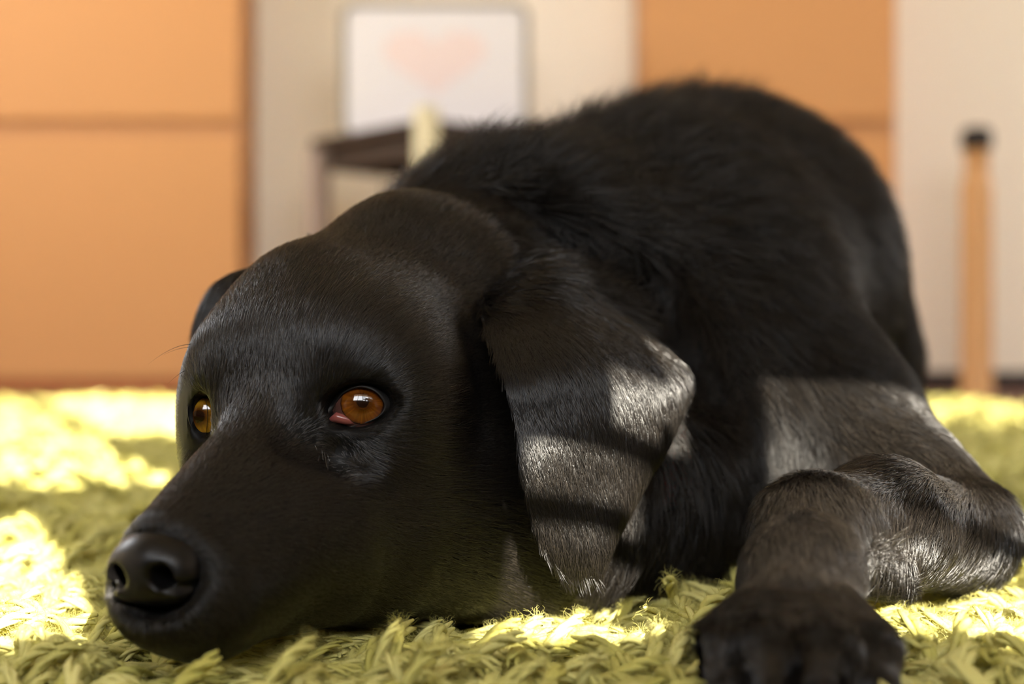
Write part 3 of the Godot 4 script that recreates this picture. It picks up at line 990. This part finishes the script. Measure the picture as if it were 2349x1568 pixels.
func stool() -> void:
	var h := 0.564
	var near := Vector3((981 - 1174.5) / FOCAL * 2.95, 0, -2.95)
	var left := Vector3((732 - 1174.5) / FOCAL * 3.246, 0, -3.246)
	var u := left - near
	var v := Vector3(-u.z, 0, u.x)
	if v.z > 0: v = -v
	var side := u.length()
	var c := near + (u + v) / 2
	var basis := Basis(-u.normalized(), Vector3.UP, -v.normalized())
	var o := thing("table", "small dark square table with pale legs standing under the framed board", "table", Vector3(c.x, 0, c.z))
	o.basis = basis
	part("tabletop", bevel_box(Vector3(side + 0.03, 0.022, side + 0.03), 0.003), M.dark_wood, o, Transform3D(Basis(), Vector3(0, h + 0.011, 0)))
	for s in [[1, 1, 0.62], [-1, 1, 0.50], [1, -1, 0.50], [-1, -1, 0.50]]:
		var tall: float = h if s[2] < 0.6 else h + 0.045
		var pos := Vector3(s[0] * side / 2, tall / 2, s[1] * side / 2)
		if s[2] > 0.6: pos += Vector3(0.012, 0, 0.012)
		part("leg", bevel_box(Vector3(0.041, tall, 0.041), 0.004), M.pale if s[2] > 0.6 else M.leg_grey, o, Transform3D(Basis(), pos))
	for s in [[0, -1], [0, 1], [1, 0], [-1, 0]]:
		var along_x: bool = s[0] == 0
		part("apron", bevel_box(Vector3(side - 0.04 if along_x else 0.014, 0.05, 0.014 if along_x else side - 0.04), 0.002), M.dark_wood, o, Transform3D(Basis(), Vector3(s[0] * (side / 2 - 0.02), h - 0.026, s[1] * (side / 2 - 0.02))))
	# the framed board that stands on it
	var d := -c.z + 0.02
	var bx := (998.0 - 1174.5) / FOCAL * d
	var bw := 420.0 / FOCAL * d
	var top := 0.125 + (784.0 - 12.0) / FOCAL * d
	var bh := top - (h + 0.022)
	var b := thing("framed_board", "white board in a grey frame with a faint pink heart, on the small table", "board", Vector3(bx, h + 0.022, -d))
	var st := SurfaceTool.new()
	st.begin(Mesh.PRIMITIVE_TRIANGLES)
	st.set_smooth_group(0)
	var loop := []
	var rc := 0.03
	var hw := bw / 2
	for q in [[hw - rc, bh - rc, 0.0], [-hw + rc, bh - rc, PI / 2], [-hw + rc, rc + 0.008, PI], [hw - rc, rc + 0.008, 3 * PI / 2]]:
		for i in 7:
			var a: float = q[2] + PI / 2 * i / 6.0
			loop.append(Vector3(q[0] + cos(a) * rc, q[1] + sin(a) * rc, 0))
	loop.append(loop[0])
	var rr := []
	for q in loop: rr.append(0.008)
	tube(st, loop, rr, 8, false)
	st.generate_normals()
	part("frame", st.commit(), M.frame_grey, b)
	part("panel", bevel_box(Vector3(bw - 0.012, bh - 0.02, 0.008), 0.002), M.white_board, b, Transform3D(Basis(), Vector3(0, bh / 2 + 0.004, 0)))
	# printed heart, a thin raised print
	var poly := PackedVector2Array()
	for i in 48:
		var t := TAU * i / 48.0
		poly.append(Vector2(16.0 * pow(sin(t), 3), 13.0 * cos(t) - 5.0 * cos(2 * t) - 2.0 * cos(3 * t) - cos(4 * t)) * 0.0073)
	var hs := SurfaceTool.new()
	hs.begin(Mesh.PRIMITIVE_TRIANGLES)
	for i in 48:
		var a := poly[i]; var e := poly[(i + 1) % 48]
		hs.add_vertex(Vector3(0, -0.01, 0)); hs.add_vertex(Vector3(e.x, e.y * 0.72, 0)); hs.add_vertex(Vector3(a.x, a.y * 0.72, 0))
	hs.generate_normals()
	part("heart_print", hs.commit(), M.heart, b, Transform3D(Basis(), Vector3(0, bh * 0.60, 0.0046)))

func post() -> void:
	var d := 3.3
	var x := (2240.0 - 1174.5) / FOCAL * d
	var top := 0.125 + (784.0 - 292.0) / FOCAL * d
	var o := thing("wooden_post", "slim round wooden post with a dark cap standing against the pale wall at the right", "post", Vector3(x, 0, -d))
	var r := 0.036
	var prof := [[0.0, r * 1.04], [0.02, r * 1.04], [0.024, r], [top - 0.16, r * 0.97], [top - 0.13, r * 0.97], [top - 0.12, r * 0.80], [top - 0.05, r * 0.78]]
	part("shaft", lathe(prof, 28), M.post_wood, o)
	part("cap", lathe([[top - 0.052, r * 0.86], [top - 0.05, r * 0.98], [top - 0.015, r * 1.0], [top - 0.004, r * 0.85], [top, r * 0.5]], 28), M.black_cap, o)

func lathe(prof: Array, sides: int) -> ArrayMesh:
	var st := SurfaceTool.new()
	st.begin(Mesh.PRIMITIVE_TRIANGLES)
	st.set_smooth_group(0)
	var n := prof.size()
	for i in n - 1:
		for k in sides:
			var a0 := TAU * k / sides
			var a1 := TAU * (k + 1) / sides
			var p := func(q: Array, a: float) -> Vector3: return Vector3(cos(a) * q[1], q[0], sin(a) * q[1])
			quad(st, p.call(prof[i], a0), p.call(prof[i + 1], a0), p.call(prof[i + 1], a1), p.call(prof[i], a1))
	for k in sides:
		var a0 := TAU * k / sides
		var a1 := TAU * (k + 1) / sides
		for e in [0, n - 1]:
			var y: float = prof[e][0]
			var r: float = prof[e][1]
			var q0 := Vector3(cos(a0) * r, y, sin(a0) * r)
			var q1 := Vector3(cos(a1) * r, y, sin(a1) * r)
			st.add_vertex(Vector3(0, y, 0))
			if e == 0: st.add_vertex(q1); st.add_vertex(q0)
			else: st.add_vertex(q0); st.add_vertex(q1)
	st.generate_normals()
	return st.commit()

# ---------------------------------------------------------------- rug
func yarn(seed_: int, fuzz: int) -> ArrayMesh:
	# two soft plies twisted round each other, lying along +Z and rising in +Y; unit length
	var r := RandomNumberGenerator.new()
	r.seed = seed_
	var st := SurfaceTool.new()
	st.begin(Mesh.PRIMITIVE_TRIANGLES)
	st.set_smooth_group(0)
	var rise := r.randf_range(0.25, 0.85)
	var sag := r.randf_range(0.3, 0.9)
	var swing := r.randf_range(-0.35, 0.35)
	var mid := func(t: float) -> Vector3: return Vector3(swing * t * t, rise * t - sag * rise * t * t * t, sqrt(maxf(0.05, 1.0 - rise * rise * 0.5)) * t)
	var rows := 8
	for ply in 3:
		var pts := []
		var rd := []
		for i in rows + 1:
			var t := float(i) / rows
			var c: Vector3 = mid.call(t)
			var a := t * 6.0 + TAU / 3 * ply
			pts.append(c + Vector3(cos(a), sin(a) * 0.8, sin(a) * 0.4) * (0.034 + 0.03 * t * t))
			rd.append(0.044 * (0.85 + 0.35 * r.randf()) * (1.0 if i < rows - 1 else (0.85 if i < rows else 0.35)))
		tube(st, pts, rd, 6)
	for i in fuzz:
		var t := sqrt(r.randf_range(0.02, 1.0))
		var c: Vector3 = mid.call(t)
		var dir := Vector3(r.randf() - 0.5, r.randf() - 0.35, r.randf() - 0.4).normalized()
		var out := r.randf_range(0.08, 0.16)
		var side := dir.cross(Vector3(r.randf() - 0.5, r.randf() - 0.5, r.randf() - 0.5)).normalized() * r.randf_range(0.03, 0.12)
		var p0 := c + dir * 0.05
		tube(st, [p0, c + dir * lerpf(0.05, out, 0.6) + side * 0.4, c + dir * out + side, c + dir * (out - 0.02) + side * 1.7], [0.0013, 0.0013, 0.0012, 0.0006], 3, false)
	st.generate_normals()
	return st.commit()

func body_value(p: Vector3) -> float:
	var d := 1.0
	for g: Field in grids: d = minf(d, g.value(p))
	return d

func rug() -> void:
	var o := thing("rug", "bright green shag rug with thick wool tufts under the dog", "rug", Vector3(0, 0, -1.0))
	# the far edge runs nearly across the picture
	var zf := -2.76
	var zn := 0.35
	part("backing", bevel_box(Vector3(2.6, 0.008, zn - zf), 0.002), M.rug_back, o, Transform3D(Basis(), Vector3(-0.48, 0.004, (zn + zf) / 2 + 1.0)))
	var clump := FastNoiseLite.new()
	clump.seed = 3
	clump.frequency = 1.0
	var r := RandomNumberGenerator.new()
	r.seed = 77
	var kinds := 6
	var sets := []
	for k in kinds * 2: sets.append([[] as Array[Transform3D], PackedColorArray()])
	var z := -0.34
	while z > zf:
		var step := 0.0062 if z > -0.75 else (0.009 if z > -1.2 else 0.013)
		var half := minf(1.75, -z * 0.36 + 0.10)
		var x := maxf(-half - 0.6, -1.76)
		while x < minf(half + 0.6, 0.815):
			var stride := step if absf(x) < half else 0.016
			if stride > step and r.randf() > step / 0.014:
				x += stride
				continue
			var p := Vector3(x + (r.randf() - 0.5) * stride * 1.6, 0.006, z + (r.randf() - 0.5) * step * 1.6)
			x += stride
			var b := body_value(Vector3(p.x, 0.03, p.z))
			var squash := 1.0
			if b < 0.012:
				if b < -0.012: continue
				squash = 0.6
			if Vector2(p.x - 0.028, p.z + 0.552).length() < 0.034: squash = 0.42
			var a := clump.get_noise_2d(p.x * 28.0, p.z * 28.0) * 5.0 + (r.randf() - 0.5) * 2.6 + 0.9
			var tilt := clump.get_noise_2d(p.x * 40.0 + 90.0, p.z * 40.0) * 0.7 + (r.randf() - 0.5) * 0.5
			var l := (0.028 if p.x < 0.04 else 0.032) * r.randf_range(0.75, 1.2) * (1.0 if step < 0.007 else 1.15)
			var basis := Basis(Vector3.UP, a) * Basis(Vector3.RIGHT, -clampf(tilt, -0.25, 0.9) * squash)
			basis = basis.scaled(Vector3.ONE * l)
			if squash < 1.0: basis = Basis.from_scale(Vector3(1, squash, 1)) * basis
			var fine := 0 if z > -0.8 and z < -0.44 else 1
			var s = sets[r.randi() % kinds + fine * kinds]
			s[0].append(Transform3D(basis, p))
			var k := r.randf()
			s[1].append(Color(0.47, 0.435, 0.115).lerp(Color(0.62, 0.58, 0.23), k))
		z -= step
	var total := 0
	for k in kinds * 2:
		var mm := MultiMesh.new()
		mm.transform_format = MultiMesh.TRANSFORM_3D
		mm.use_colors = true
		mm.mesh = yarn(100 + k, 130 if k < kinds else 0)
		var w: Array[Transform3D] = sets[k][0]
		mm.instance_count = w.size()
		total += w.size()
		for i in w.size():
			mm.set_instance_transform(i, w[i])
			mm.set_instance_color(i, sets[k][1][i])
		var mi := MultiMeshInstance3D.new()
		mi.name = "pile"
		mi.multimesh = mm
		mi.material_override = M.wool
		mi.set_meta("kind", "stuff")
		mi.position = Vector3(0, 0, 1.0)
		o.add_child(mi, true)

func materials() -> void:
	M.skin = mat(Color(0.035, 0.030, 0.027), 0.6, 0.3)
	M.guard = mat(Color(0.13, 0.115, 0.105), 0.3, 0.5)
	M.hair = mat(Color.WHITE, 0.30, 0.48)
	M.hair.vertex_color_use_as_albedo = true
	M.long_hair = mat(Color.WHITE, 0.33, 0.33)
	M.long_hair.vertex_color_use_as_albedo = true
	M.eye_white = mat(Color.WHITE, 0.15)
	M.eye_white.vertex_color_use_as_albedo = true
	M.eye_iris = mat(Color.WHITE, 0.10, 0.4)
	M.eye_iris.vertex_color_use_as_albedo = true
	for e in [M.eye_white, M.eye_iris]:
		e.clearcoat_enabled = true
		e.clearcoat = 1.0
		e.clearcoat_roughness = 0.02
	M.lid = mat(Color(0.06, 0.052, 0.049), 0.6)
	M.wet = mat(Color(0.17, 0.16, 0.155), 0.25, 0.7)
	M.red = mat(Color(0.50, 0.04, 0.04), 0.6)
	M.pink = mat(Color(0.50, 0.27, 0.25), 0.15)
	M.nose = mat(Color(0.030, 0.026, 0.026), 0.38, 0.38)
	M.claw = mat(Color(0.20, 0.17, 0.15), 0.4)
	M.wool = mat(Color.WHITE, 0.95, 0.15)
	M.wool.vertex_color_use_as_albedo = true
	M.rug_back = mat(Color(0.35, 0.33, 0.10), 0.95, 0.1)
	M.floor = mat(Color(0.42, 0.24, 0.17), 0.5)
	M.wall = mat(Color(0.95, 0.91, 0.84), 0.85, 0.3)
	M.front_wall = mat(Color(0.50, 0.44, 0.37), 0.9, 0.2)  # unseen wall, kept dark to dim its reflection in the eyes
	M.ceiling = mat(Color(0.95, 0.92, 0.86), 0.9, 0.2)
	M.base = mat(Color(0.20, 0.15, 0.13), 0.6)
	M.orange = mat(Color(0.825, 0.60, 0.385), 0.6, 0.35)
	M.carcass = mat(Color(0.76, 0.55, 0.36), 0.7)
	M.plinth = mat(Color(0.72, 0.42, 0.24), 0.7)
	M.dark_wood = mat(Color(0.20, 0.13, 0.055), 0.6)
	M.pale = mat(Color(0.86, 0.82, 0.68), 0.6)
	M.leg_grey = mat(Color(0.62, 0.54, 0.49), 0.6)
	M.frame_grey = mat(Color(0.50, 0.47, 0.40), 0.5)
	M.white_board = mat(Color(0.90, 0.88, 0.88), 0.6)
	M.heart = mat(Color(0.92, 0.84, 0.82), 0.7)
	M.post_wood = mat(Color(0.82, 0.62, 0.40), 0.6)
	M.frame_white = mat(Color(0.9, 0.88, 0.84), 0.5)
	M.black_cap = mat(Color(0.12, 0.10, 0.08), 0.6)

func _ready() -> void:
	# camera
	var cam := Camera3D.new()
	cam.name = "camera"
	cam.position = EYE
	cam.near = 0.02
	cam.far = 30.0
	var lens := CameraAttributesPhysical.new()
	lens.frustum_focal_length = 50.0
	lens.frustum_focus_distance = 0.535
	lens.exposure_aperture = 5.0
	lens.frustum_near = 0.02
	lens.frustum_far = 30.0
	cam.attributes = lens
	cam.keep_aspect = Camera3D.KEEP_HEIGHT
	cam.fov = rad_to_deg(2.0 * atan(12.0 / 50.0))
	add_child(cam)
	cam.current = true
	# sky, sun and exposure
	var env := Environment.new()
	env.background_mode = Environment.BG_SKY
	var sky := Sky.new()
	var psm := ProceduralSkyMaterial.new()
	psm.sky_top_color = Color(0.90, 0.91, 0.93)
	psm.sky_horizon_color = Color(0.96, 0.935, 0.905)
	psm.ground_horizon_color = Color(0.85, 0.80, 0.72)
	psm.ground_bottom_color = Color(0.45, 0.42, 0.38)
	sky.sky_material = psm
	env.sky = sky
	env.background_energy_multiplier = 3.9
	env.tonemap_mode = Environment.TONE_MAPPER_LINEAR
	env.tonemap_exposure = 4.0
	env.sdfgi_enabled = true
	env.ssao_enabled = true
	env.ssil_enabled = true
	var we := WorldEnvironment.new()
	we.environment = env
	add_child(we)
	var sun := DirectionalLight3D.new()
	sun.name = "sun"
	sun.light_color = Color(1.0, 0.965, 0.89)
	sun.light_energy = 2.5
	sun.light_angular_distance = 0.15
	sun.shadow_enabled = true
	sun.sky_mode = DirectionalLight3D.SKY_MODE_LIGHT_ONLY
	var to_sun := Vector3(0.35, 0.42, 0.83).normalized()
	add_child(sun)
	sun.look_at_from_position(Vector3.ZERO, -to_sun)
	materials()
	var t0 := Time.get_ticks_msec()
	room()
	cabinets()
	stool()
	post()
	build_dog()
	rug()
